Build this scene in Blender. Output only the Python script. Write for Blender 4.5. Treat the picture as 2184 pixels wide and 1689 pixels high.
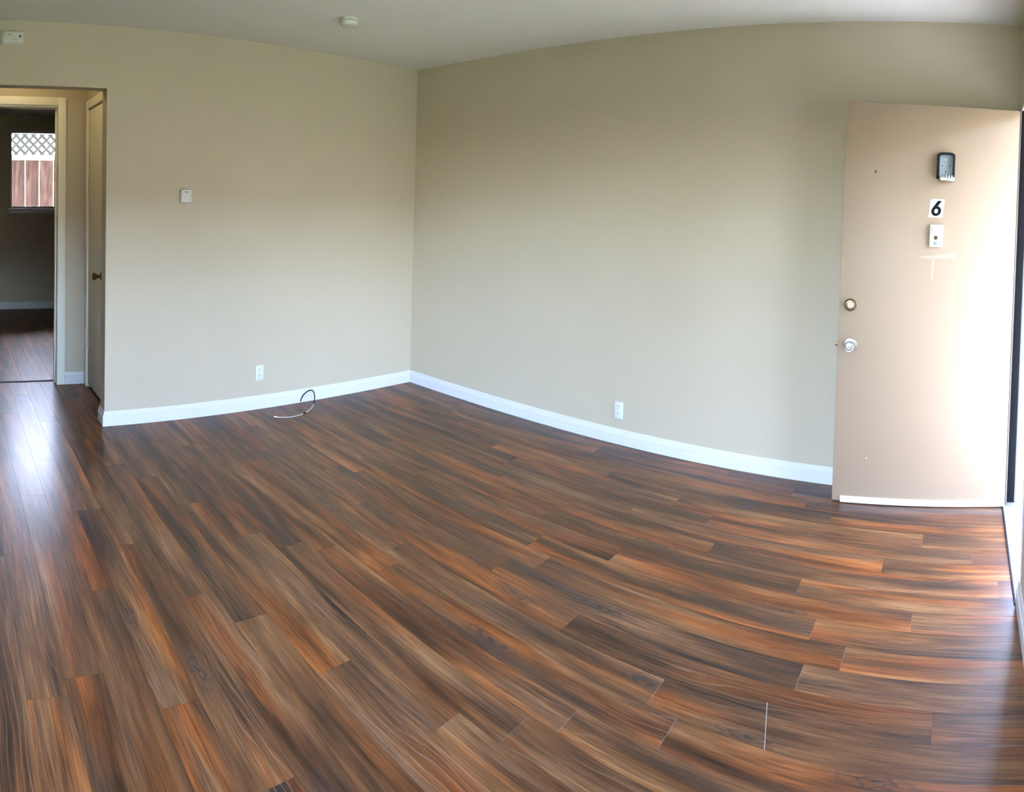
import bpy, bmesh, math, random
from mathutils import Matrix, Vector

# ------------------------------------------------------------------ camera
IMG_W, IMG_H = 2184, 1689
CAM_POS = (-3.44086, -3.93339, 1.39878)
YAW, PITCH, ROLL = -0.870469, -0.027685, -0.030607
F_U, F_V, V0 = 1380.709, 1419.615, 481.326      # px per radian, px per unit tan, horizon row

scene = bpy.context.scene
col = scene.collection
for o in list(bpy.data.objects):
    bpy.data.objects.remove(o)

cam_d = bpy.data.cameras.new('camera')
cam = bpy.data.objects.new('camera', cam_d)
col.objects.link(cam)
R = Matrix.Rotation(YAW, 3, 'Z') @ Matrix.Rotation(PITCH, 3, 'X') @ Matrix.Rotation(ROLL, 3, 'Y')
right, fwd, up = R.col[0], R.col[1], R.col[2]
M = Matrix((right, up, -fwd)).transposed().to_4x4()
M.translation = Vector(CAM_POS)
cam.matrix_world = M
cam_d.type = 'PANO'
cam_d.panorama_type = 'CENTRAL_CYLINDRICAL'
cam_d.central_cylindrical_radius = 1.0
cam_d.central_cylindrical_range_u_min = -(IMG_W / 2) / F_U
cam_d.central_cylindrical_range_u_max = (IMG_W / 2) / F_U
cam_d.central_cylindrical_range_v_min = (V0 - IMG_H) / F_V
cam_d.central_cylindrical_range_v_max = V0 / F_V
cam_d.clip_start = 0.01
scene.camera = cam

# ------------------------------------------------------------------ sky, sun, exposure
world = bpy.data.worlds.new('sky')
scene.world = world
world.use_nodes = True
wn = world.node_tree
wn.nodes.clear()
sky = wn.nodes.new('ShaderNodeTexSky')
sky.sky_type = 'NISHITA'
sky.sun_disc = False
sky.sun_elevation = math.radians(62)
sky.sun_rotation = math.radians(20)
sky.air_density = 1.0
sky.dust_density = 2.5
sky.ozone_density = 1.0
bgn = wn.nodes.new('ShaderNodeBackground')
bgn.inputs['Strength'].default_value = 11.0
wo = wn.nodes.new('ShaderNodeOutputWorld')
hz = wn.nodes.new('ShaderNodeMix')
hz.data_type = 'RGBA'
hz.inputs['Factor'].default_value = 0.15
hz.inputs['B'].default_value = (0.75, 0.85, 1.0, 1)          # thin bright cloud over the blue
wn.links.new(sky.outputs[0], hz.inputs['A'])
tn = wn.nodes.new('ShaderNodeMix')
tn.data_type = 'RGBA'
tn.blend_type = 'MULTIPLY'
tn.inputs['Factor'].default_value = 1.0
tn.inputs['B'].default_value = (1.03, 0.975, 1.045, 1)
wn.links.new(hz.outputs['Result'], tn.inputs['A'])
wn.links.new(tn.outputs['Result'], bgn.inputs[0])
wn.links.new(bgn.outputs[0], wo.inputs[0])

sun_d = bpy.data.lights.new('sun', 'SUN')
sun_d.energy = 13.0
sun_d.angle = math.radians(2)
sun_d.color = (1.0, 0.93, 0.82)
sun = bpy.data.objects.new('sun', sun_d)
col.objects.link(sun)
sun.rotation_euler = Vector((-0.75, -0.22, -0.72)).to_track_quat('-Z', 'Y').to_euler()

# sky portals: tell the sampler where the openings are (they give off no light themselves)
def portal(name, loc, rot, w, h):
    d = bpy.data.lights.new(name, 'AREA')
    d.shape = 'RECTANGLE'
    d.size, d.size_y = w, h
    d.cycles.is_portal = True
    o = bpy.data.objects.new(name, d)
    col.objects.link(o)
    o.location, o.rotation_euler = loc, rot
PI = math.pi
portal('portal_window_front', (-2.95, -4.32, 1.44), (PI / 2, 0, PI), 2.40, 1.28)
portal('portal_door', (-0.5415, -4.34, 1.0), (PI / 2, 0, PI), 0.887, 2.0)
portal('portal_window_left', (-4.725, -3.25, 1.31), (PI / 2, 0, -PI / 2), 1.60, 1.62)
portal('portal_window_bedroom', (-2.275, 4.525, 1.76), (PI / 2, 0, 0), 0.75, 0.98)

scene.view_settings.view_transform = 'Standard'
scene.view_settings.look = 'None'
scene.view_settings.gamma = 1.0
scene.view_settings.use_curve_mapping = False
scene.view_settings.exposure = 0.88
scene.cycles.use_denoising = True
scene.cycles.max_bounces = 6
scene.cycles.diffuse_bounces = 4
scene.cycles.glossy_bounces = 3
scene.cycles.adaptive_threshold = 0.03
scene.cycles.use_light_tree = False
scene.cycles.caustics_reflective = False
scene.cycles.light_sampling_threshold = 0.03
scene.cycles.use_auto_tile = False
scene.cycles.time_limit = 1100
scene.cycles.sample_clamp_indirect = 6.0

# ------------------------------------------------------------------ helpers
def tag(o, label=None, cat=None, group=None, kind=None):
    if label: o['label'] = label
    if cat: o['category'] = cat
    if group: o['group'] = group
    if kind: o['kind'] = kind
    return o

def link(name, me, mat=None, parent=None, loc=None, rot=None):
    o = bpy.data.objects.new(name, me)
    col.objects.link(o)
    if mat is not None and me is not None and not me.materials:
        me.materials.append(mat)
    if loc is not None: o.location = loc
    if rot is not None: o.rotation_euler = rot
    if parent is not None: o.parent = parent
    return o

def empty(name, loc=(0, 0, 0), rot=(0, 0, 0), parent=None):
    o = bpy.data.objects.new(name, None)
    o.empty_display_size = 0.05
    col.objects.link(o)
    o.location = loc
    o.rotation_euler = rot
    if parent: o.parent = parent
    return o

def finish(bm, name, smooth=False, weld=False):
    if weld: bmesh.ops.remove_doubles(bm, verts=bm.verts, dist=1e-5)
    bmesh.ops.recalc_face_normals(bm, faces=bm.faces)
    me = bpy.data.meshes.new(name)
    bm.to_mesh(me)
    bm.free()
    if smooth:
        me.polygons.foreach_set('use_smooth', [True] * len(me.polygons))
        if hasattr(me, 'set_sharp_from_angle'):
            me.set_sharp_from_angle(angle=math.radians(38))
    return me

def bm_box(bm, lo, hi, bevel=0.0, seg=2):
    r = bmesh.ops.create_cube(bm, size=1.0)
    vs = r['verts']
    for v in vs:
        v.co = Vector([lo[i] + (v.co[i] + 0.5) * (hi[i] - lo[i]) for i in range(3)])
    if bevel > 0:
        es = list({e for v in vs for e in v.link_edges})
        bmesh.ops.bevel(bm, geom=es, offset=bevel, segments=seg, affect='EDGES', profile=0.5)

def box(name, lo, hi, mat, parent=None, bevel=0.0, seg=2, loc=None, rot=None):
    bm = bmesh.new()
    bm_box(bm, lo, hi, bevel, seg)
    return link(name, finish(bm, name, smooth=bevel > 0), mat, parent, loc, rot)

def lathe(name, prof, mat, parent=None, loc=(0, 0, 0), axis='Z', seg=32):
    """prof: list of (radius, height); spun about the axis."""
    bm = bmesh.new()
    rings = []
    for r, h in prof:
        if r < 1e-6:
            rings.append([bm.verts.new((0, 0, h))])
        else:
            rings.append([bm.verts.new((r * math.cos(2 * math.pi * k / seg), r * math.sin(2 * math.pi * k / seg), h)) for k in range(seg)])
    for a, b in zip(rings[:-1], rings[1:]):
        for k in range(seg):
            k2 = (k + 1) % seg
            if len(a) == 1 and len(b) == 1: continue
            if len(a) == 1: bm.faces.new((a[0], b[k], b[k2]))
            elif len(b) == 1: bm.faces.new((a[k], a[k2], b[0]))
            else: bm.faces.new((a[k], a[k2], b[k2], b[k]))
    if axis == 'Y':
        bmesh.ops.rotate(bm, verts=bm.verts, matrix=Matrix.Rotation(-math.pi / 2, 3, 'X'))
    elif axis == '-X':
        bmesh.ops.rotate(bm, verts=bm.verts, matrix=Matrix.Rotation(-math.pi / 2, 3, 'Y'))
    elif axis == '-Y':
        bmesh.ops.rotate(bm, verts=bm.verts, matrix=Matrix.Rotation(math.pi / 2, 3, 'X'))
    return link(name, finish(bm, name, smooth=True), mat, parent, loc)

def bm_prism(bm, pts, place, depth):
    """pts: 2-D outline; place(u, v, w) -> 3-D; extruded w = 0..depth."""
    a = [bm.verts.new(place(u, v, 0)) for u, v in pts]
    b = [bm.verts.new(place(u, v, depth)) for u, v in pts]
    n = len(pts)
    bm.faces.new(a)
    bm.faces.new(b[::-1])
    for i in range(n):
        j = (i + 1) % n
        bm.faces.new((a[i], a[j], b[j], b[i]))

def wall_panel(name, place, u0, u1, z0, z1, th, holes, mat):
    """a slab with rectangular holes; place(u, w, z) -> world, w = 0 is the room face, w = th the far face."""
    us = sorted({u0, u1} | {h[0] for h in holes} | {h[1] for h in holes})
    zs = sorted({z0, z1} | {h[2] for h in holes} | {h[3] for h in holes})
    us = [u for u in us if u0 <= u <= u1]
    zs = [z for z in zs if z0 <= z <= z1]
    def solid(i, j):
        if i < 0 or j < 0 or i >= len(us) - 1 or j >= len(zs) - 1: return False
        u, z = (us[i] + us[i + 1]) / 2, (zs[j] + zs[j + 1]) / 2
        return not any(h[0] < u < h[1] and h[2] < z < h[3] for h in holes)
    bm = bmesh.new()
    cache = {}
    def V(i, j, w):
        k = (i, j, w)
        if k not in cache: cache[k] = bm.verts.new(place(us[i], w, zs[j]))
        return cache[k]
    for i in range(len(us) - 1):
        for j in range(len(zs) - 1):
            if not solid(i, j): continue
            for w in (0, th):
                bm.faces.new((V(i, j, w), V(i + 1, j, w), V(i + 1, j + 1, w), V(i, j + 1, w)))
            for di, dj, e in ((-1, 0, ((i, j), (i, j + 1))), (1, 0, ((i + 1, j), (i + 1, j + 1))),
                              (0, -1, ((i, j), (i + 1, j))), (0, 1, ((i, j + 1), (i + 1, j + 1)))):
                if not solid(i + di, j + dj):
                    (a, b), (c, d) = e
                    bm.faces.new((V(a, b, 0), V(c, d, 0), V(c, d, th), V(a, b, th)))
    o = link(name, finish(bm, name), mat)
    return tag(o, kind='structure')

def tube(name, pts, rad, mat, parent=None, seg=10):
    cu = bpy.data.curves.new(name, 'CURVE')
    cu.dimensions = '3D'
    cu.bevel_depth = rad
    cu.bevel_resolution = 3
    cu.resolution_u = 8
    cu.use_fill_caps = True
    sp = cu.splines.new('NURBS')
    sp.points.add(len(pts) - 1)
    for q, p in zip(sp.points, pts): q.co = (*p, 1)
    sp.use_endpoint_u = True
    sp.order_u = 4
    tmp = bpy.data.objects.new('tmp', cu)
    col.objects.link(tmp)
    dg = bpy.context.evaluated_depsgraph_get()
    me = bpy.data.meshes.new_from_object(tmp.evaluated_get(dg))
    bpy.data.objects.remove(tmp)
    me.materials.clear()
    me.polygons.foreach_set('use_smooth', [True] * len(me.polygons))
    return link(name, me, mat, parent)

# ------------------------------------------------------------------ materials
def new_mat(name):
    m = bpy.data.materials.new(name)
    m.use_nodes = True
    nt = m.node_tree
    b = nt.nodes['Principled BSDF']
    return m, nt, b

def N(nt, t, **kw):
    n = nt.nodes.new(t)
    for k, v in kw.items(): setattr(n, k, v)
    return n

def paint(name, rgb, rough=0.6, bump=0.15, scale=160.0, var=0.03, spec=0.3):
    """rolled wall paint: fine orange-peel relief and faint colour variation"""
    m, nt, b = new_mat(name)
    tc = N(nt, 'ShaderNodeTexCoord')
    n1 = N(nt, 'ShaderNodeTexNoise'); n1.inputs['Scale'].default_value = scale; n1.inputs['Detail'].default_value = 0
    n2 = N(nt, 'ShaderNodeTexNoise'); n2.inputs['Scale'].default_value = 3.0; n2.inputs['Detail'].default_value = 1
    geo = N(nt, 'ShaderNodeNewGeometry')
    nt.links.new(geo.outputs['Position'], n1.inputs['Vector'])
    nt.links.new(geo.outputs['Position'], n2.inputs['Vector'])
    mx = N(nt, 'ShaderNodeMix', data_type='RGBA')
    mx.inputs['A'].default_value = (*[c * (1 - var) for c in rgb], 1)
    mx.inputs['B'].default_value = (*[min(1, c * (1 + var)) for c in rgb], 1)
    nt.links.new(n2.outputs['Fac'], mx.inputs['Factor'])
    nt.links.new(mx.outputs['Result'], b.inputs['Base Color'])
    if bump > 0.05:
        bp = N(nt, 'ShaderNodeBump'); bp.inputs['Strength'].default_value = bump; bp.inputs['Distance'].default_value = 0.002
        nt.links.new(n1.outputs['Fac'], bp.inputs['Height'])
        nt.links.new(bp.outputs['Normal'], b.inputs['Normal'])
    b.inputs['Roughness'].default_value = rough
    b.inputs['Specular IOR Level'].default_value = spec
    return m

def plain(name, rgb, rough=0.5, metal=0.0, spec=0.5, var=0.04):
    m, nt, b = new_mat(name)
    n2 = N(nt, 'ShaderNodeTexNoise'); n2.inputs['Scale'].default_value = 30.0
    geo = N(nt, 'ShaderNodeNewGeometry')
    nt.links.new(geo.outputs['Position'], n2.inputs['Vector'])
    mx = N(nt, 'ShaderNodeMix', data_type='RGBA')
    mx.inputs['A'].default_value = (*[c * (1 - var) for c in rgb], 1)
    mx.inputs['B'].default_value = (*[min(1, c * (1 + var)) for c in rgb], 1)
    nt.links.new(n2.outputs['Fac'], mx.inputs['Factor'])
    nt.links.new(mx.outputs['Result'], b.inputs['Base Color'])
    b.inputs['Roughness'].default_value = rough
    b.inputs['Metallic'].default_value = metal
    b.inputs['Specular IOR Level'].default_value = spec
    return m

def glass(name):
    m = bpy.data.materials.new(name); m.use_nodes = True
    nt = m.node_tree; nt.nodes.clear()
    out = N(nt, 'ShaderNodeOutputMaterial')
    tr = N(nt, 'ShaderNodeBsdfTransparent'); tr.inputs[0].default_value = (0.95, 0.97, 0.96, 1)
    gl = N(nt, 'ShaderNodeBsdfGlossy'); gl.inputs['Roughness'].default_value = 0.02
    fr = N(nt, 'ShaderNodeFresnel'); fr.inputs['IOR'].default_value = 1.45
    mx = N(nt, 'ShaderNodeMixShader')
    nt.links.new(fr.outputs[0], mx.inputs[0]); nt.links.new(tr.outputs[0], mx.inputs[1]); nt.links.new(gl.outputs[0], mx.inputs[2])
    nt.links.new(mx.outputs[0], out.inputs[0])
    return m

def plank_material():
    """vinyl oak plank: long streaks of brown, rust and grey, fine grain, pale cathedral lines, knots"""
    m, nt, b = new_mat('vinyl_plank')
    L = nt.links.new
    tc = N(nt, 'ShaderNodeTexCoord')
    oi = N(nt, 'ShaderNodeObjectInfo')
    rm = N(nt, 'ShaderNodeMath', operation='MULTIPLY'); rm.inputs[1].default_value = 91.7
    L(oi.outputs['Random'], rm.inputs[0])
    off = N(nt, 'ShaderNodeCombineXYZ')
    L(rm.outputs[0], off.inputs['X']); L(rm.outputs[0], off.inputs['Y']); L(rm.outputs[0], off.inputs['Z'])
    add = N(nt, 'ShaderNodeVectorMath', operation='ADD')
    L(tc.outputs['Object'], add.inputs[0]); L(off.outputs[0], add.inputs[1])
    def noise(sx, sy, detail, rough=0.55, dist=0.0):
        mp = N(nt, 'ShaderNodeMapping'); mp.inputs['Scale'].default_value = (sx, sy, 1)
        L(add.outputs[0], mp.inputs['Vector'])
        n = N(nt, 'ShaderNodeTexNoise'); n.inputs['Scale'].default_value = 1.0
        n.inputs['Detail'].default_value = detail; n.inputs['Roughness'].default_value = rough
        n.inputs['Distortion'].default_value = dist
        L(mp.outputs[0], n.inputs['Vector'])
        return n
    def ramp(src, stops):
        r = N(nt, 'ShaderNodeValToRGB')
        cr = r.color_ramp
        while len(cr.elements) < len(stops): cr.elements.new(0.5)
        for e, (p, c) in zip(cr.elements, stops): e.position = p; e.color = (*c, 1)
        L(src, r.inputs['Fac'])
        return r
    def mix(kind, fac, a, bb):
        x = N(nt, 'ShaderNodeMix', data_type='RGBA', blend_type=kind)
        if isinstance(fac, (int, float)): x.inputs['Factor'].default_value = fac
        else: L(fac, x.inputs['Factor'])
        L(a, x.inputs['A'])
        if isinstance(bb, tuple): x.inputs['B'].default_value = (*bb, 1)
        else: L(bb, x.inputs['B'])
        return x.outputs['Result']
    # broad streaks
    s1 = noise(14, 1.25, 3, 0.6, 0.35)
    c = ramp(s1.outputs['Fac'], [(0.27, (0.020, 0.013, 0.010)), (0.40, (0.058, 0.029, 0.016)), (0.50, (0.110, 0.052, 0.024)),
                                 (0.60, (0.160, 0.080, 0.036)), (0.74, (0.25, 0.140, 0.072))]).outputs[0]
    # rust patches
    s2 = noise(9, 0.9, 1)
    f2 = ramp(s2.outputs['Fac'], [(0.50, (0, 0, 0)), (0.66, (0.75, 0.75, 0.75))]).outputs[0]
    c = mix('MIX', f2, c, mix('MULTIPLY', 1.0, c, (1.60, 1.02, 0.50)))
    # grey patches
    s3 = noise(14, 0.8, 1)
    f3 = ramp(s3.outputs['Fac'], [(0.52, (0, 0, 0)), (0.68, (0.6, 0.6, 0.6))]).outputs[0]
    c = mix('MIX', f3, c, mix('MIX', 0.55, mix('MULTIPLY', 1.0, c, (0.80, 0.80, 0.82)), (0.060, 0.044, 0.038)))
    # plank tone
    ton = ramp(oi.outputs['Random'], [(0.0, (0.78, 0.70, 0.62)), (0.2, (1.14, 0.99, 0.76)), (0.4, (0.96, 0.90, 0.82)), (0.6, (1.24, 1.04, 0.74)), (0.8, (1.02, 0.91, 0.78)), (1.0, (1.20, 1.08, 0.92))])
    c = mix('MULTIPLY', 1.0, c, ton.outputs[0])
    # fine grain
    g = noise(230, 6, 2, 0.65)
    fg = ramp(g.outputs['Fac'], [(0.30, (0.48, 0.45, 0.42)), (0.50, (1, 1, 1)), (0.72, (1.42, 1.38, 1.32))]).outputs[0]
    c = mix('MULTIPLY', 0.9, c, fg)
    # pale cathedral lines, only in patches
    mp = N(nt, 'ShaderNodeMapping'); mp.inputs['Scale'].default_value = (13, 2.3, 1)
    L(add.outputs[0], mp.inputs['Vector'])
    wv = N(nt, 'ShaderNodeTexWave', wave_type='RINGS', rings_direction='Z', wave_profile='SIN')
    wv.inputs['Scale'].default_value = 1.3; wv.inputs['Distortion'].default_value = 11.0
    wv.inputs['Detail'].default_value = 1; wv.inputs['Detail Scale'].default_value = 0.9
    L(mp.outputs[0], wv.inputs['Vector'])
    lw = ramp(wv.outputs['Fac'], [(0.88, (0, 0, 0)), (0.98, (1, 1, 1))]).outputs[0]
    pm = noise(7, 1.4, 0)
    pf = ramp(pm.outputs['Fac'], [(0.54, (0, 0, 0)), (0.70, (0.22, 0.22, 0.22))]).outputs[0]
    lf = N(nt, 'ShaderNodeMath', operation='MULTIPLY'); L(lw, lf.inputs[0]); L(pf, lf.inputs[1])
    c = mix('MIX', lf.outputs[0], c, (0.33, 0.23, 0.16))
    # dark cracks along the grain
    dk = noise(150, 2.6, 0)
    fd = ramp(dk.outputs['Fac'], [(0.16, (0.8, 0.8, 0.8)), (0.26, (0, 0, 0))]).outputs[0]
    c = mix('MIX', fd, c, (0.03, 0.02, 0.016))
    # knot at a place given by the plank's own properties
    at = N(nt, 'ShaderNodeAttribute', attribute_type='OBJECT', attribute_name='knot')
    sub = N(nt, 'ShaderNodeVectorMath', operation='SUBTRACT')
    L(tc.outputs['Object'], sub.inputs[0]); L(at.outputs['Vector'], sub.inputs[1])
    wob = noise(38, 12, 1)
    wadd = N(nt, 'ShaderNodeVectorMath', operation='SCALE'); wadd.inputs['Scale'].default_value = 0.055
    L(wob.outputs['Color'], wadd.inputs[0])
    sub2 = N(nt, 'ShaderNodeVectorMath', operation='ADD'); L(sub.outputs[0], sub2.inputs[0]); L(wadd.outputs[0], sub2.inputs[1])
    sub3 = N(nt, 'ShaderNodeVectorMath', operation='SUBTRACT'); L(sub2.outputs[0], sub3.inputs[0]); sub3.inputs[1].default_value = (0.0275, 0.0275, 0.0275)
    sc = N(nt, 'ShaderNodeVectorMath', operation='MULTIPLY'); sc.inputs[1].default_value = (25, 6.5, 0)
    L(sub3.outputs[0], sc.inputs[0])
    ln = N(nt, 'ShaderNodeVectorMath', operation='LENGTH'); L(sc.outputs[0], ln.inputs[0])
    ring = N(nt, 'ShaderNodeMath', operation='SINE')
    rs = N(nt, 'ShaderNodeMath', operation='MULTIPLY'); rs.inputs[1].default_value = 22.0
    L(ln.outputs['Value'], rs.inputs[0]); L(rs.outputs[0], ring.inputs[0])
    rr = ramp(ring.outputs[0], [(0.10, (0.40, 0.40, 0.40)), (0.7, (1, 1, 1))]).outputs[0]
    kf = ramp(ln.outputs['Value'], [(0.15, (0.95, 0.95, 0.95)), (1.0, (0, 0, 0))]).outputs[0]
    kk = N(nt, 'ShaderNodeMath', operation='MULTIPLY'); L(rr, kk.inputs[0]); L(kf, kk.inputs[1])
    c = mix('MIX', kk.outputs[0], c, (0.028, 0.024, 0.022))
    L(c, b.inputs['Base Color'])
    # gloss and embossed grain
    b.inputs['Roughness'].default_value = 0.36
    b.inputs['Specular IOR Level'].default_value = 0.26
    b.inputs['Coat Weight'].default_value = 0.15
    b.inputs['Coat Roughness'].default_value = 0.22
    bp = N(nt, 'ShaderNodeBump'); bp.inputs['Strength'].default_value = 0.15; bp.inputs['Distance'].default_value = 0.001
    L(noise(75, 7, 1, 0.5).outputs['Fac'], bp.inputs['Height'])
    L(bp.outputs['Normal'], b.inputs['Normal'])
    return m

def fence_material():
    m, nt, b = new_mat('weathered_redwood')
    L = nt.links.new
    tc = N(nt, 'ShaderNodeTexCoord'); oi = N(nt, 'ShaderNodeObjectInfo')
    rm = N(nt, 'ShaderNodeMath', operation='MULTIPLY'); rm.inputs[1].default_value = 37.0
    L(oi.outputs['Random'], rm.inputs[0])
    off = N(nt, 'ShaderNodeCombineXYZ'); L(rm.outputs[0], off.inputs['X']); L(rm.outputs[0], off.inputs['Z'])
    add = N(nt, 'ShaderNodeVectorMath', operation='ADD'); L(tc.outputs['Object'], add.inputs[0]); L(off.outputs[0], add.inputs[1])
    mp = N(nt, 'ShaderNodeMapping'); mp.inputs['Scale'].default_value = (16, 1, 2.2); L(add.outputs[0], mp.inputs['Vector'])
    n = N(nt, 'ShaderNodeTexNoise'); n.inputs['Scale'].default_value = 1; n.inputs['Detail'].default_value = 5; n.inputs['Distortion'].default_value = 0.6
    L(mp.outputs[0], n.inputs['Vector'])
    r = N(nt, 'ShaderNodeValToRGB'); cr = r.color_ramp
    cr.elements.new(0.5)
    for e, (p, c) in zip(cr.elements, [(0.3, (0.022, 0.013, 0.012)), (0.5, (0.065, 0.031, 0.026)), (0.7, (0.13, 0.085, 0.075))]):
        e.position = p; e.color = (*c, 1)
    L(n.outputs['Fac'], r.inputs['Fac']); L(r.outputs[0], b.inputs['Base Color'])
    b.inputs['Roughness'].default_value = 0.8
    return m

WALL = paint('beige_wall_paint', (0.48, 0.415, 0.305))
CEIL = paint('white_ceiling_paint', (0.78, 0.77, 0.73), rough=0.85, bump=0.35, scale=90)
TRIM = paint('white_gloss_trim', (0.63, 0.62, 0.615), rough=0.35, bump=0.02, var=0.015)
CASING = paint('cream_trim_paint', (0.76, 0.73, 0.60), rough=0.4, bump=0.02, var=0.02)
DOORM = paint('tan_door_paint', (0.30, 0.214, 0.140), rough=0.45, bump=0.06, scale=220, var=0.03)
CLOSET = paint('cream_door_paint', (0.74, 0.71, 0.58), rough=0.4, bump=0.03, var=0.02)
STUCCO = paint('exterior_stucco', (0.62, 0.56, 0.46), rough=0.9, bump=0.6, scale=60)
CONC = paint('concrete', (0.60, 0.56, 0.49), rough=0.9, bump=0.4, scale=40, var=0.1)
LAWN = paint('lawn', (0.055, 0.075, 0.028), rough=0.95, bump=0.8, scale=30, var=0.3)
HEDGE = paint('dark_siding', (0.16, 0.15, 0.12), rough=0.95, bump=0.8, scale=12, var=0.3)
PLANK = plank_material()
SUB = plain('dark_underlay', (0.03, 0.022, 0.018), 0.8)
WHITE = plain('white_plastic', (0.66, 0.66, 0.65), 0.4)
OFFW = plain('aged_white_plastic', (0.58, 0.56, 0.49), 0.45)
CREAM = plain('cream_plastic', (0.50, 0.46, 0.35), 0.45)
BLACK = plain('black_rubber', (0.008, 0.008, 0.009), 0.65, 0.0, 0.15)
SEAL = plain('dark_weather_strip', (0.008, 0.008, 0.009), 0.9, 0.0, 0.1)
DARK = plain('dark_recess', (0.01, 0.01, 0.009), 0.8)
GREYM = plain('grey_cast_metal', (0.26, 0.29, 0.31), 0.5, 0.2)
SILVER = plain('satin_nickel', (0.42, 0.40, 0.36), 0.33, 0.9)
BRASS = plain('antique_brass', (0.20, 0.145, 0.075), 0.38, 1.0)
PALEBR = plain('worn_brass', (0.40, 0.32, 0.20), 0.33, 0.95)
GLASS = glass('window_glass')
INK = plain('black_print', (0.006, 0.006, 0.006), 0.9, 0.0, 0.08)
SIGNW = plain('white_vinyl', (0.62, 0.62, 0.62), 0.5)
GREYP = plain('grey_button', (0.25, 0.25, 0.24), 0.4)
COAXW = plain('white_cable_jacket', (0.46, 0.42, 0.38), 0.5)
COPPER = plain('connector_metal', (0.55, 0.42, 0.33), 0.35, 0.9)
ALU = plain('threshold_metal', (0.62, 0.62, 0.60), 0.35, 0.6)
FENCE = fence_material()
LATT = plain('white_lattice_paint', (0.45, 0.47, 0.49), 0.6)
SLAT = plain('backlit_slat_grey', (0.07, 0.075, 0.08), 0.8)  # white slats coloured dark so they read as backlit against the sky
SCAR = plain('bare_dark_wood', (0.07, 0.035, 0.015), 0.8)
RESID = plain('tape_residue', (0.35, 0.258, 0.18), 0.35)
SCUFF = plain('pale_scuff', (0.36, 0.30, 0.24), 0.6)

# ------------------------------------------------------------------ dimensions
H = 2.44
T = 0.115
D = 4.195                    # front wall, room face at y = -D
XL = -4.6                    # left wall
OPX0, OPX1, OPH = -3.45, -2.466, 2.0656     # opening to the hall
HALLX = -2.385               # hall right wall face
HB = 0.96                    # hall back wall face
BEDB = 4.40                  # bedroom window wall face
DRX0, DRX1, DRH = -0.985, -0.098, 2.00      # front door opening
BDX0, BDX1, BDH = -3.36, -2.61, 2.085       # bedroom doorway
WIN = (-2.65, -1.90, 1.27, 2.25)            # bedroom window
FWIN = (-4.15, -1.75, 0.80, 2.08)
LWIN = (-4.05, -2.45, 0.50, 2.12)           # window in the left wall (y range)           # front window

# ------------------------------------------------------------------ structure
fb = bmesh.new(); bm_box(fb, (XL - T, -D - 0.0, -0.10), (T, BEDB, -0.005))
floor = tag(link('floor', finish(fb, 'floor'), SUB), kind='structure')
cb = bmesh.new(); bm_box(cb, (XL - T, -D - T, H), (T, BEDB + T, H + 0.12))
ceiling = tag(link('ceiling', finish(cb, 'ceiling'), CEIL), kind='structure')

wall_panel('wall_back', lambda u, w, z: (u, w, z), XL, 0.0, -0.005, H, T, [(OPX0, OPX1, -1, OPH)], WALL)
wall_panel('wall_right', lambda u, w, z: (w, u, z), -D - T, BEDB, -0.005, H, T, [], WALL)
wall_panel('wall_front', lambda u, w, z: (u, -D - w, z), XL - T, 0.0, -0.005, H, T,
           [(DRX0, DRX1, -1, DRH), FWIN], WALL)
wall_panel('wall_left', lambda u, w, z: (XL - w, u, z), -D, BEDB, -0.005, H, T, [LWIN], WALL)
# hall
CY0, CY1, CH = 0.37, 0.87, 2.055            # closet doorway in the hall's right wall
wall_panel('wall_hall_right', lambda u, w, z: (HALLX + w, u, z), T, HB, -0.005, H, T, [(CY0, CY1, -1, CH)], WALL)
wall_panel('wall_hall_back', lambda u, w, z: (u, HB + w, z), XL, 0.0, -0.005, H, T, [(BDX0, BDX1, -1, BDH)], WALL)
wall_panel('wall_hall_left', lambda u, w, z: (OPX0 - 0.08 - w, u, z), T, HB, -0.005, H, T, [], WALL)
# bedroom window wall
wall_panel('wall_bedroom_back', lambda u, w, z: (u, BEDB + w, z), XL, 0.0, -0.005, H, T, [WIN], WALL)

# ------------------------------------------------------------------ planks
PW, PL, PT = 0.12, 1.20, 0.005
rng = random.Random(7)
plank_cache = {}
def plank_mesh(w, l):
    k = (round(w, 3), round(l, 3))
    if k in plank_cache: return plank_cache[k]
    bm = bmesh.new()
    g, c = 0.0002, 0.00025
    x0, x1, y0, y1 = g, w - g, g, l - g
    lo = [bm.verts.new(p) for p in ((x0, y0, -PT), (x1, y0, -PT), (x1, y1, -PT), (x0, y1, -PT))]
    mi = [bm.verts.new(p) for p in ((x0, y0, -c), (x1, y0, -c), (x1, y1, -c), (x0, y1, -c))]
    hi = [bm.verts.new(p) for p in ((x0 + c, y0 + c, 0), (x1 - c, y0 + c, 0), (x1 - c, y1 - c, 0), (x0 + c, y1 - c, 0))]
    bm.faces.new(lo[::-1]); bm.faces.new(hi)
    for i in range(4):
        j = (i + 1) % 4
        bm.faces.new((lo[i], lo[j], mi[j], mi[i])); bm.faces.new((mi[i], mi[j], hi[j], hi[i]))
    me = finish(bm, 'plank')
    me.materials.append(PLANK)
    plank_cache[k] = me
    return me

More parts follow.
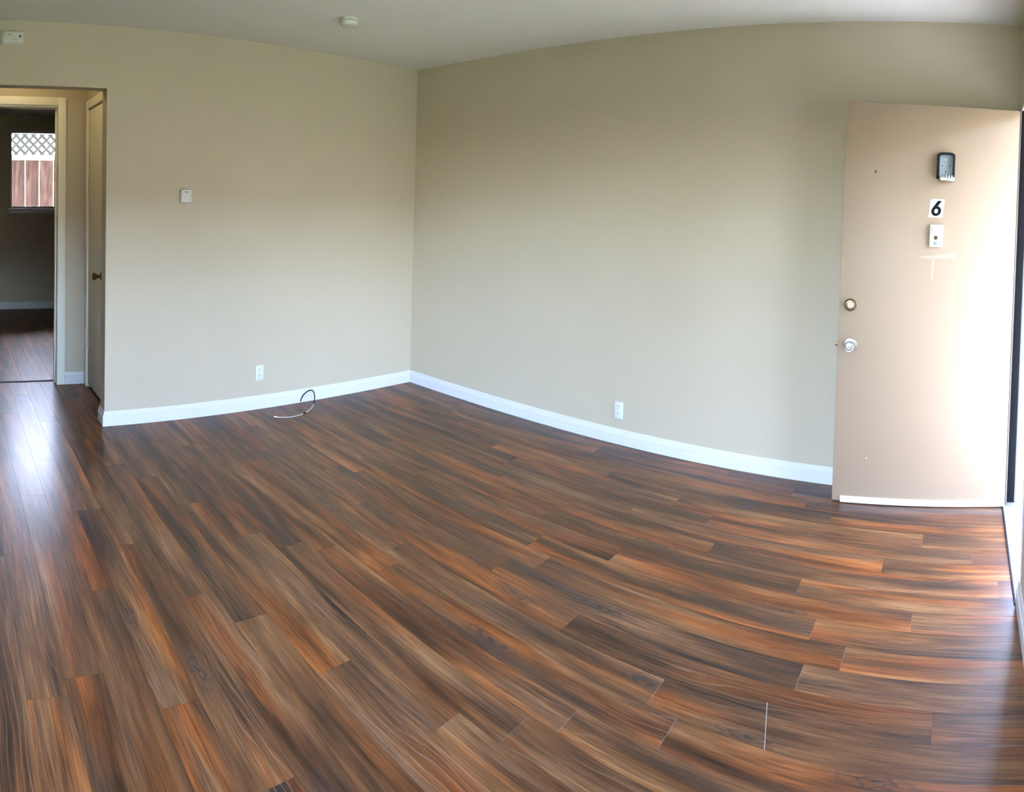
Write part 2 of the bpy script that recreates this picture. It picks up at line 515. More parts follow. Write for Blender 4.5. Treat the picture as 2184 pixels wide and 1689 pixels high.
KNOTS = [(-1.698, -3.071), (-1.593, -2.437), (-1.168, -3.313), (-1.80, -3.764), (-0.948, -2.698)]
def lay_row(x0, w, ya, yb, start):
    y = ya
    first = start
    while y < yb - 1e-4:
        l = min(first if first else PL, yb - y)
        if yb - (y + l) < 0.12 and yb - (y + l) > 1e-4: l = yb - y if l + 0.12 < PL + 0.13 else l
        first = None
        o = link('plank', plank_mesh(w, l), None, floor, (x0, y, 0))
        k = next(((kx - x0, ky - y) for kx, ky in KNOTS if x0 <= kx < x0 + w and y <= ky < y + l), None)
        if k is None and rng.random() < 0.16:
            k = (rng.uniform(0.02, w - 0.02), rng.uniform(0.1, max(0.11, l - 0.1)))
        o['knot'] = (k[0], k[1], 0.0) if k else (5.0, 5.0, 0.0)
        y += l
EDGE = -1.178
rows = []
x = EDGE
while x < 0: x += PW
while x > XL:
    a, bx = max(x - PW, XL), min(x, 0.0)
    if bx - a > 0.004: rows.append((a, bx - a))
    x -= PW
starts = [0.30, 0.85, 0.55, 1.10, 0.40, 0.72, 1.0, 0.18]
# first joint of chosen rows read from the photograph
PIN = {-1.298: -3.46, -1.418: -2.39, -0.938: -2.92, -2.138: -1.645, -1.898 - 0.12: -2.94, -2.858: -2.26, -2.378: -2.33, -2.978: -1.67, -3.098: -2.08, -2.618: -1.80}
for i, (xa, w) in enumerate(rows):
    st = starts[(i * 3 + i // 8) % 8]
    for px, py in PIN.items():
        if abs(px - xa) < 0.03:
            st = (py + D) % PL or PL
    xc = xa + w / 2
    in_hall = OPX0 < xc < OPX1
    lay_row(xa, w, -D, HB + 0.085 if in_hall and BDX0 < xc < BDX1 + 0.03 else (HB if in_hall else 0.0), st)
x = -1.30
i = 0
while x > -3.9:                                    # bedroom floor seen through the doorway
    lay_row(x - PW, PW, HB + T, BEDB, starts[(i * 5 + 2) % 8])
    x -= PW; i += 1
# hall floor in front of the closet door
HX0 = EDGE - 11 * PW
lay_row(HX0, HALLX - HX0, T, HB, 0.0)
lay_row(HX0, OPX1 - HX0, 0.0, T, 0.0)
# pale scrape over a joint
box('scuff_mark', (-0.0011, -0.085, 0.0), (0.0011, 0.085, 0.0003), SCUFF, floor, loc=(-1.697, -3.434, 0.0), rot=(0, 0, math.radians(-75) ))

# ------------------------------------------------------------------ baseboards and trim
BASE = [(0, 0), (0.014, 0), (0.014, 0.060), (0.0085, 0.067), (0.0065, 0.084), (0.0035, 0.090), (0, 0.090)]
def baseboard(name, runs):
    """runs: (start, end, outward normal, mitre at the start) in the plan"""
    bm = bmesh.new()
    for (x0, y0), (x1, y1), (nx, ny), mit in runs:
        ln = math.hypot(x1 - x0, y1 - y0)
        dx, dy = (x1 - x0) / ln, (y1 - y0) / ln
        def place(u, v, w, x0=x0, y0=y0, x1=x1, y1=y1, nx=nx, ny=ny, dx=dx, dy=dy, mit=mit):
            k = -u * mit * (1 - w)
            return (x0 + (x1 - x0) * w + nx * u + dx * k, y0 + (y1 - y0) * w + ny * u + dy * k, v)
        bm_prism(bm, BASE, place, 1.0)
    o = link(name, finish(bm, name), TRIM)
    return tag(o, kind='structure')
baseboard('baseboard_back', [((OPX1, 0), (0, 0), (0, -1), 1), ((OPX1, 0), (OPX1, T + 0.012), (-1, 0), 1)])
baseboard('baseboard_right', [((0, -0.012), (0, -D + 0.013), (-1, 0), 0)])
baseboard('baseboard_front', [((DRX0, -D), (XL, -D), (0, 1), 0)])
baseboard('baseboard_left', [((XL, -D), (XL, 0), (1, 0), 0)])
baseboard('baseboard_back_left', [((XL, 0), (OPX0, 0), (0, -1), 0)])
baseboard('baseboard_hall', [((BDX1 + 0.062, HB), (HALLX, HB), (0, -1), 0)])
baseboard('baseboard_bedroom', [((XL, BEDB), (0, BEDB), (0, -1), 0)])

def casing(name, pieces, mat=CASING, bevel=0.003):
    bm = bmesh.new()
    for lo, hi in pieces: bm_box(bm, lo, hi, bevel, 2)
    return tag(link(name, finish(bm, name, smooth=True), mat), kind='structure')
cw, ct = 0.060, 0.016
casing('trim_1', [((BDX1, HB - ct, 0), (BDX1 + cw, HB, BDH + cw)), ((BDX0 - cw, HB - ct, 0), (BDX0, HB, BDH + cw)),
                  ((BDX0, HB - ct, BDH), (BDX1, HB, BDH + cw)),
                  ((BDX1 - 0.002, HB, 0), (BDX1 + 0.014, HB + T, BDH)), ((BDX0 - 0.014, HB, 0), (BDX0 + 0.002, HB + T, BDH)),
                  ((BDX0, HB, BDH - 0.014), (BDX1, HB + T, BDH + 0.002)),
                  ((BDX1 - 0.014, HB + 0.045, 0), (BDX1 - 0.002, HB + 0.075, BDH - 0.014))])
casing('trim_2', [((HALLX - ct, CY1, 0), (HALLX, CY1 + cw, CH + cw)), ((HALLX - ct, CY0 - cw, 0), (HALLX, CY0, CH + cw)),
                  ((HALLX - ct, CY0, CH), (HALLX, CY1, CH + cw))])
# dark joint under the bedroom doorway
casing('trim_3', [((BDX0, HB + 0.085, -0.004), (BDX1, HB + T, 0.004))], SUB, 0.001)

# closet door
closet = tag(empty('door_2', (HALLX, CY1, 0)), kind='structure')
box('leaf', (0.002, -(CY1 - CY0) + 0.003, 0.022), (0.037, -0.003, CH - 0.004), CLOSET, closet, 0.0015)
for z in (1.80, 0.32):
    h = box('hinge', (-0.006, -0.010, z - 0.045), (0.002, 0.004, z + 0.045), CLOSET, closet, 0.002)
    for dz in (-0.028, 0.0, 0.028):
        box('knuckle', (-0.0085, -0.007, dz + z - 0.0115), (-0.005, 0.001, dz + z + 0.0115), CLOSET, h, 0.001)
kn = lathe('knob', [(0.0, 0.0), (0.030, 0.0), (0.031, 0.003), (0.022, 0.009), (0.011, 0.014), (0.0095, 0.024), (0.013, 0.032), (0.021, 0.042), (0.0245, 0.054), (0.0255, 0.062), (0.022, 0.0645), (0.0, 0.0645)],
           BRASS, closet, (0.002, -0.425, 0.872), '-X')
kn['label'] = 'tulip shaped antique brass knob'
# closet interior so that the gap under the door stays dark
tag(box('wall_closet', (HALLX + 0.7, T, 0), (HALLX + 0.75, HB, H), WALL), kind='structure')

# front door frame, threshold, weather strip
casing('trim_4', [((DRX1 - 0.004, -D - T - 0.02, 0), (DRX1 + 0.018, -D - 0.002, DRH)),
                  ((DRX0 - 0.016, -D - T - 0.02, 0), (DRX0 + 0.006, -D + 0.002, DRH)),
                  ((DRX0, -D - T - 0.02, DRH - 0.018), (DRX1, -D - 0.002, DRH + 0.004)),
                  ((DRX0 + 0.006, -D - 0.080, 0.02), (DRX0 + 0.018, -D - 0.048, DRH - 0.018)),
                  ((DRX1 - 0.016, -D - 0.085, 0.02), (DRX1 - 0.004, -D - 0.050, DRH - 0.018))], TRIM, 0.002)
strip = tag(box('trim_5', (DRX1 - 0.017, -D - 0.044, 0.018), (DRX1 - 0.0045, -D - 0.006, DRH - 0.02), SEAL, None, 0.003), kind='structure')
thr = bmesh.new()
bm_prism(thr, [(0.012, 0.0), (0.012, 0.006), (-0.010, 0.017), (-0.09, 0.019), (-0.15, 0.010), (-0.15, 0.0)],
         lambda u, v, w: (DRX0 + w, -D + u, v), DRX1 - DRX0)
tag(link('trim_6', finish(thr, 'trim_6'), ALU), kind='structure')
tag(box('trim_7', (DRX0, -D + 0.012, 0.0), (DRX1 - 0.03, -D + 0.019, 0.006), BLACK, None, 0.001), kind='structure')  # black strip drawn for the shadow gap in front of the threshold

# ------------------------------------------------------------------ front door
DA = 0.0983
XD = 0.124
DW, DZ0, DZ1, DT = 0.888, 0.008, 1.978, 0.044
door = tag(empty('door_1', (-XD, -D, 0), (0, 0, math.pi / 2 + DA)), kind='structure')   # local x along the leaf, +y towards the room
door['label'] = 'tan painted front door standing open against the right wall'
box('leaf', (0.004, -DT, DZ0), (DW, 0, DZ1), DOORM, door, 0.0025)
sw = box('door_sweep', (0.006, 0.0, 0.004), (DW - 0.042, 0.009, 0.036), WHITE, door, 0.003)
sw['label'] = 'white sweep strip along the bottom edge'
for s in (0.10, 0.36, 0.62, 0.80):
    lathe('screw', [(0, 0), (0.0032, 0), (0.0028, 0.0012), (0, 0.0014)], GREYM, sw, (s, 0.0088, 0.027), 'Y', 12)
for z in (0.25, 1.0, 1.75):
    h = box('hinge', (-0.0075, -DT - 0.012, z - 0.05), (0.006, -DT + 0.006, z + 0.05), PALEBR, door, 0.004)
# deadbolt
db = lathe('deadbolt', [(0, 0), (0.031, 0), (0.0315, 0.004), (0.029, 0.013), (0.0255, 0.019), (0.021, 0.0205), (0.0, 0.0205)], BRASS, door, (0.831, 0, 0.980), 'Y')
db['label'] = 'round brass deadbolt cylinder'
lathe('cylinder_face', [(0, 0), (0.0175, 0), (0.0175, 0.0035), (0.015, 0.0052), (0.0115, 0.0052), (0.011, 0.004), (0, 0.004)], PALEBR, db, (0, 0.0204, 0), 'Y')
box('keyhole', (-0.0015, 0.0242, -0.006), (0.0015, 0.0248, 0.005), DARK, db)
# knob
kb = lathe('knob', [(0, 0), (0.0355, 0), (0.036, 0.002), (0.033, 0.0065), (0.021, 0.0095), (0.015, 0.012), (0.0135, 0.026), (0.0205, 0.036), (0.0255, 0.045), (0.0262, 0.053), (0.0235, 0.058), (0.0200, 0.0575), (0.0185, 0.061), (0.0125, 0.0625), (0.0115, 0.0605), (0, 0.0605)],
           SILVER, door, (0.825, 0, 0.782), 'Y', 40)
kb['label'] = 'worn silver door knob on a round rose'
lathe('key_cylinder', [(0, 0), (0.0085, 0), (0.008, 0.0025), (0, 0.003)], PALEBR, kb, (0, 0.0600, 0), 'Y', 20)
box('keyhole', (-0.0012, 0.0628, -0.0045), (0.0012, 0.0634, 0.004), DARK, kb)
lb = box('latch_bolt', (DW - 0.001, -0.030, 0.770), (DW + 0.013, -0.012, 0.789), BRASS, door, 0.002)
box('latch_plate', (DW - 0.001, -0.035, 0.750), (DW + 0.0008, -0.008, 0.810), PALEBR, door)
box('bolt_plate', (DW - 0.001, -0.035, 0.952), (DW + 0.0008, -0.008, 1.008), BRASS, door)
# old peephole scar and tape marks
hole = lathe('peephole_scar', [(0, 0.0), (0.0055, 0.0), (0.0050, 0.0006), (0.0026, 0.0006), (0.0022, 0.0001), (0, 0.0001)], SCAR, door, (0.729, 0, 1.640), 'Y', 16)
lathe('scar_hole', [(0, 0), (0.003, 0), (0, 0.0006)], DARK, hole, (0.0005, 0.0003, 0.008), 'Y', 12)
bm = bmesh.new()
bm_prism(bm, [(0.505, 1.230), (0.47, 1.224), (0.38, 1.227), (0.302, 1.236), (0.299, 1.252), (0.34, 1.254), (0.42, 1.240), (0.47, 1.236)], lambda u, v, w: (u, w - 0.0002, v), 0.0006)
link('tape_residue', finish(bm, 'tape_residue'), RESID, door)
bm = bmesh.new()
bm_prism(bm, [(0.424, 1.222), (0.429, 1.16), (0.426, 1.115), (0.419, 1.115), (0.418, 1.17), (0.412, 1.222)], lambda u, v, w: (u, w - 0.0002, v), 0.0005)
link('tape_residue', finish(bm, 'tape_residue'), RESID, door)
box('paint_chip', (0.717, -0.0002, 0.224), (0.7215, 0.0004, 0.231), WHITE, door)

def on_door(s, z, out=0.0):
    M3 = Matrix.Rotation(math.pi / 2 + DA, 3, 'Z')
    return Vector((-XD, -D, 0)) + M3 @ Vector((s, out, z))
DROT = (0, 0, math.pi / 2 + DA)

# key lock box hanging on the door
lk = tag(empty('key_lock_box', on_door(0.3765, 1.62, 0.0006), DROT), 'open key lock box with black rubber surround screwed to the tan front door', 'lock box')
def arch(hw, z0, z1, r):
    pts = [(-hw, z0), (hw, z0)]
    for k in range(9):
        a = k / 8 * math.pi / 2
        pts.append((hw - r + r * math.cos(a), z1 - r * 0.55 + r * 0.55 * math.sin(a)))
    for k in range(9):
        a = math.pi / 2 + k / 8 * math.pi / 2
        pts.append((-hw + r + r * math.cos(a), z1 - r * 0.55 + r * 0.55 * math.sin(a)))
    return pts
def ring_prism(name, outer, inner, depth, mat, parent, y0=0.0):
    bm = bmesh.new()
    n = len(outer)
    rings = []
    for pts, y in ((outer, y0), (outer, y0 + depth * 0.85), ([(u * 0.96, v + 0.001 * (1 if v < 0.05 else -1)) for u, v in outer], y0 + depth), (inner, y0 + depth), (inner, y0)):
        rings.append([bm.verts.new((u, y, v)) for u, v in pts])
    for a, b in zip(rings, rings[1:] + rings[:1]):
        for i in range(n):
            j = (i + 1) % n
            bm.faces.new((a[i], a[j], b[j], b[i]))
    return link(name, finish(bm, name, smooth=True), mat, parent)
ring_prism('rubber_surround', arch(0.045, 0.0, 0.128, 0.026), arch(0.0335, 0.004, 0.114, 0.020), 0.036, BLACK, lk)
bm = bmesh.new(); bm_prism(bm, arch(0.0345, 0.0, 0.116, 0.020), lambda u, v, w: (u, w, v), 0.006)
bp_ = link('back_plate', finish(bm, 'back_plate'), GREYM, lk)
ring_prism('tray_wall', arch(0.0338, 0.003, 0.1145, 0.020), arch(0.030, 0.006, 0.1105, 0.018), 0.030, GREYM, lk)
for (u, v, r, mm) in ((0.0, 0.094, 0.006, SILVER), (0.018, 0.064, 0.003, DARK), (-0.020, 0.064, 0.003, DARK), (0.0, 0.034, 0.0032, DARK)):
    lathe('screw_hole', [(0, 0), (r, 0), (r * 0.85, 0.0012), (0, 0.0008)], mm, bp_, (u, 0.0061, v), 'Y', 16)
dp = box('dial_panel', (-0.043, 0.004, -0.014), (0.031, 0.062, 0.008), SILVER, lk, 0.004)
for u in (0.012, -0.002, -0.016, -0.030):
    d_ = lathe('dial', [(0, -0.004), (0.009, -0.004), (0.0095, -0.002), (0.0095, 0.002), (0.009, 0.004), (0, 0.004)], WHITE if u != 0.012 else GREYM, dp, (u, 0.052, 0.006), 'Z', 20)
    d_.rotation_euler = (0, math.pi / 2, 0)
    box('dial_mark', (-0.0012, 0.055, 0.006), (0.0012, 0.0625, 0.0155), INK, dp, loc=(u - 0.0068, 0, 0))
box('catch_lever', (0.006, 0.010, 0.008), (0.026, 0.034, 0.013), GREYP, dp, 0.002)

# house number
sg = tag(empty('number_sign', on_door(0.4145, 1.4735, 0.0), DROT), 'white plate with a black number 6 on the front door', 'sign')
hw, hh, sh = 0.0355, 0.0455, 0.0045
def sheared(pts): return [(u + sh * v / hh, v) for u, v in pts]
# image right is local -x: outline written in reading coordinates and mirrored
out = [(-hw + 0.002, -hh), (hw - 0.004, -hh), (hw, -hh + 0.004), (hw, hh - 0.002), (hw - 0.002, hh), (-hw + 0.010, hh), (-hw, hh - 0.009), (-hw, -hh + 0.002)]
bm = bmesh.new(); bm_prism(bm, [(-u, v) for u, v in sheared(out)], lambda u, v, w: (u, w, v), 0.0012)
link('plate', finish(bm, 'plate'), SIGNW, sg)
bm = bmesh.new()
n = 40
cx_, cz_, ax, az, bx_, bz = 0.0, -0.0135, 0.0252, 0.0250, 0.0092, 0.0112
o_r = [(cx_ + ax * math.cos(2 * math.pi * k / n), cz_ + az * math.sin(2 * math.pi * k / n)) for k in range(n)]
i_r = [(cx_ + bx_ * math.cos(2 * math.pi * k / n), cz_ + bz * math.sin(2 * math.pi * k / n)) for k in range(n)]
y0, y1 = 0.0008, 0.0018
def P6(u, v, y): return (-(u + sh * v / hh), y, v)
ov = [[bm.verts.new(P6(u, v, y)) for u, v in o_r] for y in (y0, y1)]
iv = [[bm.verts.new(P6(u, v, y)) for u, v in i_r] for y in (y0, y1)]
for k in range(n):
    j = (k + 1) % n
    bm.faces.new((ov[1][k], ov[1][j], iv[1][j], iv[1][k])); bm.faces.new((ov[0][k], ov[0][j], iv[0][j], iv[0][k]))
    bm.faces.new((ov[0][k], ov[0][j], ov[1][j], ov[1][k])); bm.faces.new((iv[0][k], iv[0][j], iv[1][j], iv[1][k]))
bm_prism(bm, [(-0.0240, -0.009), (-0.0205, 0.001), (0.0025, 0.0375), (0.0225, 0.0375), (0.0035, 0.0075), (-0.0085, -0.006)], lambda u, v, w: P6(u, v, y0 + w), y1 + 0.00005 - y0)
link('numeral', finish(bm, 'numeral'), INK, sg)

# door viewer and bell unit
bl = tag(empty('doorbell_viewer', on_door(0.411, 1.338, 0.0), DROT), 'cream door chime with peephole lens below the number plate', 'doorbell')
box('housing', (-0.0345, 0.0, -0.055), (0.0345, 0.020, 0.055), CREAM, bl, 0.004, 3)
nc = box('name_card', (-0.026, 0.0195, 0.010), (0.022, 0.0222, 0.045), CREAM, bl, 0.001)
box('card_frame', (-0.028, 0.0192, 0.044), (0.024, 0.0228, 0.0465), OFFW, nc, 0.0005)
box('card_frame', (0.0215, 0.0192, 0.008), (0.024, 0.0228, 0.0465), GREYP, nc, 0.0005)
box('card_text', (-0.023, 0.0221, 0.0265), (0.000, 0.0225, 0.0280), OFFW, nc)
ln_ = lathe('viewer_lens', [(0, 0), (0.0105, 0), (0.0105, 0.003), (0.0085, 0.0045), (0.006, 0.0035), (0, 0.0035)], BRASS, bl, (0.002, 0.0198, -0.009), 'Y', 24)
lathe('lens_glass', [(0, 0), (0.0058, 0), (0.004, 0.0014), (0, 0.002)], BLACK, ln_, (0, 0.0034, 0), 'Y', 20)
bt_ = box('bell_button', (-0.011, 0.0195, -0.0455), (0.011, 0.0225, -0.0275), GREYP, bl, 0.0012)
box('button_cap', (-0.008, 0.022, -0.0435), (0.0035, 0.0238, -0.0295), GREYM, bt_, 0.0008)

# ------------------------------------------------------------------ wall and ceiling fittings
sm = tag(empty('smoke_detector', (-1.253, -0.817, H)), 'round white smoke detector on the ceiling near the corner', 'smoke detector')
lathe('mounting_base', [(0, 0), (0.050, 0), (0.051, -0.010), (0.048, -0.013), (0.044, -0.013), (0.044, -0.017), (0, -0.017)], OFFW, sm, (0, 0, 0), 'Z', 48)
lathe('groove', [(0, -0.012), (0.0455, -0.012), (0.0455, -0.0165), (0, -0.0165)], DARK, sm, (0, 0, 0), 'Z', 48)
cv = lathe('cover', [(0, -0.0155), (0.0525, -0.0155), (0.0535, -0.018), (0.0535, -0.034), (0.0505, -0.040), (0.044, -0.0435), (0, -0.0445)], OFFW, sm, (0, 0, 0), 'Z', 48)
lathe('test_button', [(0, -0.0440), (0.011, -0.0440), (0.0105, -0.0462), (0, -0.0466)], WHITE, cv, (0.018, 0.012, 0), 'Z', 20)

al = tag(empty('wall_alarm', (-3.055, 0.0, 2.337)), 'rounded off-white alarm unit on the wall above the hall opening', 'alarm')
box('backplate', (-0.070, -0.008, -0.042), (0.070, 0.0, 0.042), OFFW, al, 0.003)
bd = box('body', (-0.066, -0.036, -0.038), (0.066, -0.007, 0.038), OFFW, al, 0.012, 4)
box('sounder_slot', (-0.026, -0.0368, 0.011), (-0.012, -0.0355, 0.0145), DARK, bd, 0.0005)
box('sounder_slot', (-0.056, -0.0368, 0.014), (-0.048, -0.0355, 0.0175), DARK, bd, 0.0005)
lathe('test_button', [(0, 0), (0.0065, 0), (0.0055, 0.0015), (0, 0.002)], INK, bd, (0.043, -0.0355, 0.006), '-Y', 20)
lathe('indicator', [(0, 0), (0.0035, 0), (0, 0.0015)], INK, bd, (0.043, -0.0355, -0.004), '-Y', 14)
for k, (u, w_) in enumerate(((-0.012, 0.006), (-0.003, 0.008), (0.008, 0.007), (0.018, 0.008))):
    box('small_print', (u, -0.0363, -0.0135 - 0.0012 * k), (u + w_, -0.0356, -0.0095 - 0.0012 * k), GREYP, bd)
box('test_slot', (-0.02, -0.0362, -0.030), (0.02, -0.0356, -0.0275), GREYP, bd)

th = tag(empty('thermostat', (-1.940, 0.0, 1.422)), 'small white square thermostat with a dark slot on the back wall', 'thermostat')
box('backplate', (-0.040, -0.006, -0.040), (0.036, 0.0, 0.042), OFFW, th, 0.002)
bd = box('cover', (-0.036, -0.030, -0.041), (0.037, -0.005, 0.041), WHITE, th, 0.004, 3)
box('display_slot', (-0.0125, -0.0308, 0.0235), (0.0135, -0.0296, 0.0275), DARK, bd, 0.0004)
lathe('adjust_pin', [(0, 0), (0.004, 0), (0.0035, 0.004), (0, 0.005)], BLACK, bd, (-0.018, -0.018, 0.0405), 'Z', 14)

def outlet(loc, rot, label):
    o = tag(empty('outlet', loc, rot), label, 'outlet', 'wall outlets')
    pl = box('cover_plate', (-0.031, -0.0065, -0.051), (0.031, 0.0, 0.051), WHITE, o, 0.003, 2)
    for s in (-1, 1):
        r_ = box('receptacle', (-0.0145, -0.0085, s * 0.0205 - 0.0135), (0.0145, -0.006, s * 0.0205 + 0.0135), WHITE, o, 0.002)
        box('slot', (-0.0075, -0.0088, s * 0.0205 - 0.001), (-0.0050, -0.0083, s * 0.0205 + 0.008), DARK, r_)
        box('slot', (0.0050, -0.0088, s * 0.0205 - 0.000), (0.0072, -0.0083, s * 0.0205 + 0.007), DARK, r_)
        lathe('ground_hole', [(0, 0), (0.0028, 0), (0, 0.0005)], DARK, r_, (0, -0.0083, s * 0.0205 - 0.0075), '-Y', 12)
    lathe('screw', [(0, 0), (0.003, 0), (0.0025, 0.001), (0, 0.0012)], OFFW, o, (0, -0.0063, 0), '-Y', 12)
    return o
outlet((-1.373, 0.0, 0.243), (0, 0, 0), 'white duplex outlet on the back wall left of the loose cable')
outlet((0.0, -1.940, 0.203), (0, 0, -math.pi / 2), 'white duplex outlet on the right wall before the open door')

# loose coaxial cable
cab = tag(empty('coax_cable', (-1.042, -0.013, 0.0)), 'loose black and white coaxial cable looping out at the back baseboard', 'cable')
off = Vector((1.042, 0.013, 0.0))
p1 = [(-1.042, -0.014, 0.006), (-1.041, -0.018, 0.030), (-1.028, -0.030, 0.060), (-1.003, -0.055, 0.090), (-0.983, -0.080, 0.098), (-0.986, -0.112, 0.080), (-1.004, -0.142, 0.048), (-1.024, -0.160, 0.026)]
p2 = [(-1.024, -0.160, 0.026), (-1.045, -0.178, 0.012), (-1.080, -0.203, 0.0045), (-1.134, -0.233, 0.0038)]
p3 = [(-1.134, -0.233, 0.0038), (-1.165, -0.248, 0.0038)]
p4 = [(-1.165, -0.248, 0.0036), (-1.193, -0.257, 0.0036), (-1.254, -0.268, 0.0036), (-1.301, -0.255, 0.0036), (-1.337, -0.237, 0.0036), (-1.356, -0.226, 0.0040)]
sh_ = lambda pts: [tuple(Vector(p) + off) for p in pts]
tube('black_jacket', sh_(p1), 0.0038, SEAL, cab)
tube('white_jacket', sh_(p2), 0.0036, COAXW, cab)
tube('splice', sh_(p3), 0.0040, SEAL, cab)
tube('white_jacket', sh_(p4), 0.0032, COAXW, cab)
cn = lathe('connector', [(0, 0), (0.0045, 0), (0.0045, 0.008), (0.0062, 0.009), (0.0062, 0.020), (0.005, 0.022), (0.0, 0.022)], COPPER, cab, tuple(Vector((-1.354, -0.227, 0.0064)) + off), 'Z', 8)
cn.rotation_euler = Vector((-0.9, 0.45, 0.0)).to_track_quat('Z', 'Y').to_euler()

# warm flush lamp on the hall ceiling
lamp = tag(empty('hall_lamp', (-2.95, 0.52, H)), kind='structure')
lathe('lamp_base', [(0, 0), (0.13, 0), (0.13, -0.018), (0, -0.018)], BRASS, lamp, (0, 0, 0), 'Z', 32)
LGL, nt_, b_ = new_mat('lit_opal_glass')
b_.inputs['Base Color'].default_value = (0.9, 0.85, 0.75, 1)
b_.inputs['Emission Color'].default_value = (1.0, 0.76, 0.42, 1)
b_.inputs['Emission Strength'].default_value = 9.0
lathe('lamp_shade', [(0.12, -0.018), (0.122, -0.03), (0.11, -0.06), (0.075, -0.082), (0.03, -0.092), (0, -0.094)], LGL, lamp, (0, 0, 0), 'Z', 12)

# ------------------------------------------------------------------ windows
def window(name, x0, x1, z0, z1, ywall, outward, mull, label=None):
    w = tag(empty(name, ((x0 + x1) / 2, ywall, z0)), kind='structure')
    hw_, hgt = (x1 - x0) / 2, z1 - z0
    fw = 0.028
    ya, yb = sorted((outward * 0.050, outward * 0.090))
    for nm, lo, hi in (('frame_side', (-hw_, ya, 0), (-hw_ + fw, yb, hgt)), ('frame_side', (hw_ - fw, ya, 0), (hw_, yb, hgt)),
                       ('frame_top', (-hw_ + fw, ya, hgt - fw), (hw_ - fw, yb, hgt)), ('frame_bottom', (-hw_ + fw, ya, 0), (hw_ - fw, yb, fw))):
        box(nm, lo, hi, TRIM, w, 0.003)
    if mull is not None:
        box('mullion', (mull - 0.018, ya + 0.004, fw), (mull + 0.018, yb - 0.004, hgt - fw), TRIM, w, 0.003)
    ym = outward * 0.07
    xs = [-hw_ + fw] + ([mull - 0.018, mull + 0.018] if mull is not None else []) + [hw_ - fw]
    for a_, b_ in zip(xs[::2], xs[1::2]):
        box('pane', (a_, ym - 0.002, fw), (b_, ym + 0.002, hgt - fw), GLASS, w)
    ys = sorted((-outward * 0.030, outward * 0.050))
    box('sill', (-hw_ - 0.03, ys[0], -0.022), (hw_ + 0.03, min(ys[1], 0.0) if outward > 0 else ys[1], 0.0), TRIM, w, 0.004)
    box('sill_board', (-hw_, min(0, outward * 0.05), -0.0005), (hw_, max(0, outward * 0.05), 0.004), TRIM, w)
    ya2 = sorted((-outward * 0.012, 0.0))
    box('apron', (-hw_ - 0.01, ya2[0], -0.062), (hw_ + 0.01, ya2[1], -0.022), TRIM, w, 0.003)
    return w
window('window_1', *WIN, BEDB, 1, None)
window('window_2', *FWIN, -D, -1, 0.0)
w3 = window('window_3', *LWIN, 0.0, 1, 0.0)
w3.location = (XL, (LWIN[0] + LWIN[1]) / 2, LWIN[2])
w3.rotation_euler = (0, 0, math.pi / 2)

# ------------------------------------------------------------------ outside
GZ = -0.12
gb = bmesh.new(); bm_box(gb, (-40, -60, GZ - 0.2), (40, 60, GZ))
tag(link('ground', finish(gb, 'ground'), LAWN), kind='structure')
tag(box('walkway', (XL - 3, -D - 2.9, GZ), (6.0, -D - T, GZ + 0.06), CONC), kind='structure')
tag(box('walkway_back', (XL - 3, BEDB + T, GZ), (6.0, 5.5, GZ + 0.06), CONC), kind='structure')
tag(box('eave_front', (XL - 0.6, -D - 1.75, 2.55), (0.7, -D - T, 2.80), STUCCO), kind='structure')
tag(box('eave_back', (XL - 0.6, BEDB + T, 2.62), (0.7, BEDB + T + 0.95, 2.80), STUCCO), kind='structure')
tag(box('eave_left', (XL - 0.6, -D - 1.75, 2.62), (XL - T, BEDB + T + 0.95, 2.80), STUCCO), kind='structure')
tag(box('roof', (XL - 0.6, -D - 1.75, 2.80), (0.7, BEDB + T + 0.95, 3.0), STUCCO), kind='structure')
tag(box('wall_outside_front', (T, -D - T, GZ), (0.7, -D, 2.8), STUCCO), kind='structure')
tag(box('wall_neighbour', (-20.0, -14, GZ), (-19.5, 10, 2.3), HEDGE), kind='structure')
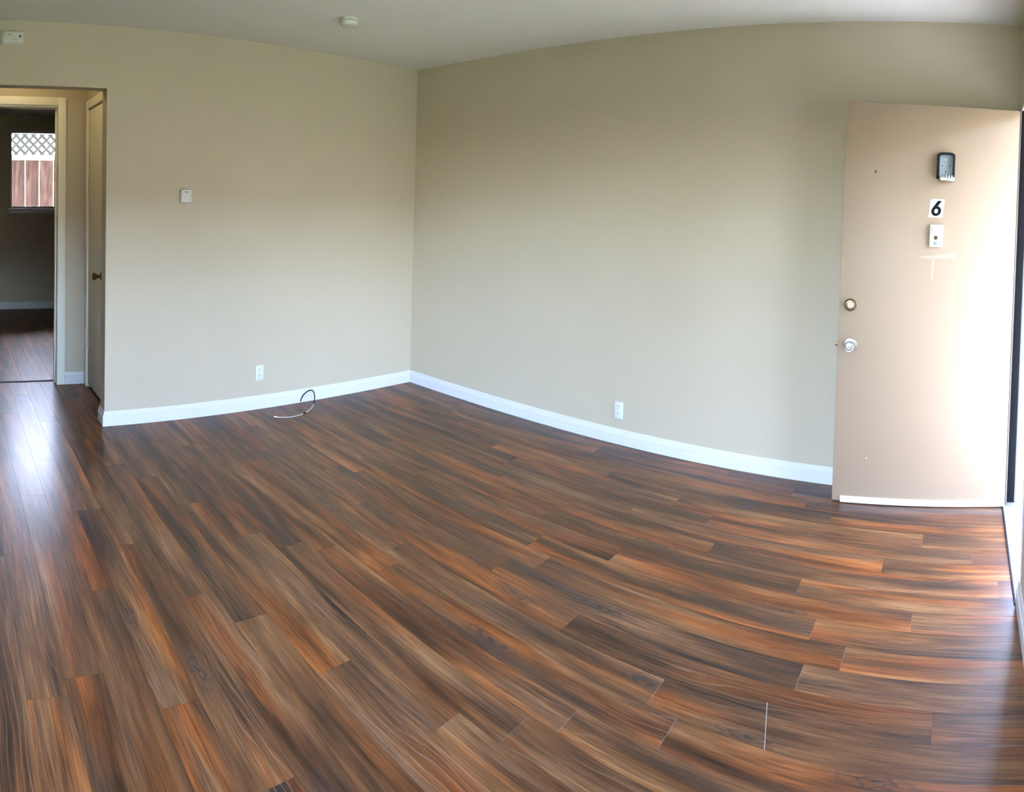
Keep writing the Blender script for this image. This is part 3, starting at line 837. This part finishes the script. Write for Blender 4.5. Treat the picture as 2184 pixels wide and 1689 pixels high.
tag(box('sky_blocker_roof', (-2.2, -D - 3.2, 2.28), (0.7, -D - 1.75, 2.40), STUCCO), kind='structure')  # added unseen roof that cuts the skylight on the open door
tag(box('sky_blocker_wall', (-1.52, -D - 0.85, GZ), (-1.40, -D - T, 2.55), HEDGE), kind='structure')  # added unseen partition, blocks grazing light along the facade to the door
# neighbouring block across the court
tag(box('wall_opposite', (-22, -17.0, GZ), (22, -16.5, 3.8), HEDGE), kind='structure')

# fence behind the bedroom window
FY = 5.60
fc = tag(empty('garden_fence', (-2.2, FY, GZ)), 'weathered redwood fence with white lattice top outside the bedroom window', 'fence')
fz = -GZ
bw, gap = 0.204, 0.008
bx0 = -2.311 - fc.location.x
board_me = None
for k in range(-7, 9):
    if board_me is None:
        bm = bmesh.new(); bm_box(bm, (0, 0, 0.03), (bw, 0.020, 1.945 + fz), 0.002, 1)
        board_me = finish(bm, 'board'); board_me.materials.append(FENCE)
    link('board', board_me, None, fc, (bx0 + k * (bw + gap) + gap / 2, 0, 0))
xa, xb = bx0 - 7 * (bw + gap), bx0 + 9 * (bw + gap)
box('rail', (xa, -0.018, 1.945 + fz), (xb, 0.040, 2.022 + fz), LATT, fc, 0.003)
box('rail', (xa, -0.018, 2.320 + fz), (xb, 0.040, 2.385 + fz), LATT, fc, 0.003)
z0l, z1l = 2.022 + fz, 2.320 + fz
hl = z1l - z0l
sp, sw_ = 0.128, 0.042
slat_me = {}
for s in (-1, 1):
    bm = bmesh.new()
    w2 = sw_ / 2 * 1.414
    xs = [(-w2, 0), (w2, 0), (w2 + s * hl, hl), (-w2 + s * hl, hl)]
    bm_prism(bm, xs, lambda u, v, w, s=s: (u, (0.0 if s > 0 else 0.009) + w, v), 0.008)
    slat_me[s] = finish(bm, 'lattice_slat'); slat_me[s].materials.append(SLAT)
    x = xa + (0 if s > 0 else hl) + 0.05
    while x < xb - 0.05 - (hl if s > 0 else 0):
        link('lattice_slat', slat_me[s], None, fc, (x, 0.004, z0l))
        x += sp
for px in (xa, xb):
    box('post', (px - 0.045, 0.022, 0.0), (px + 0.045, 0.112, 2.36 + fz), FENCE, fc, 0.003)
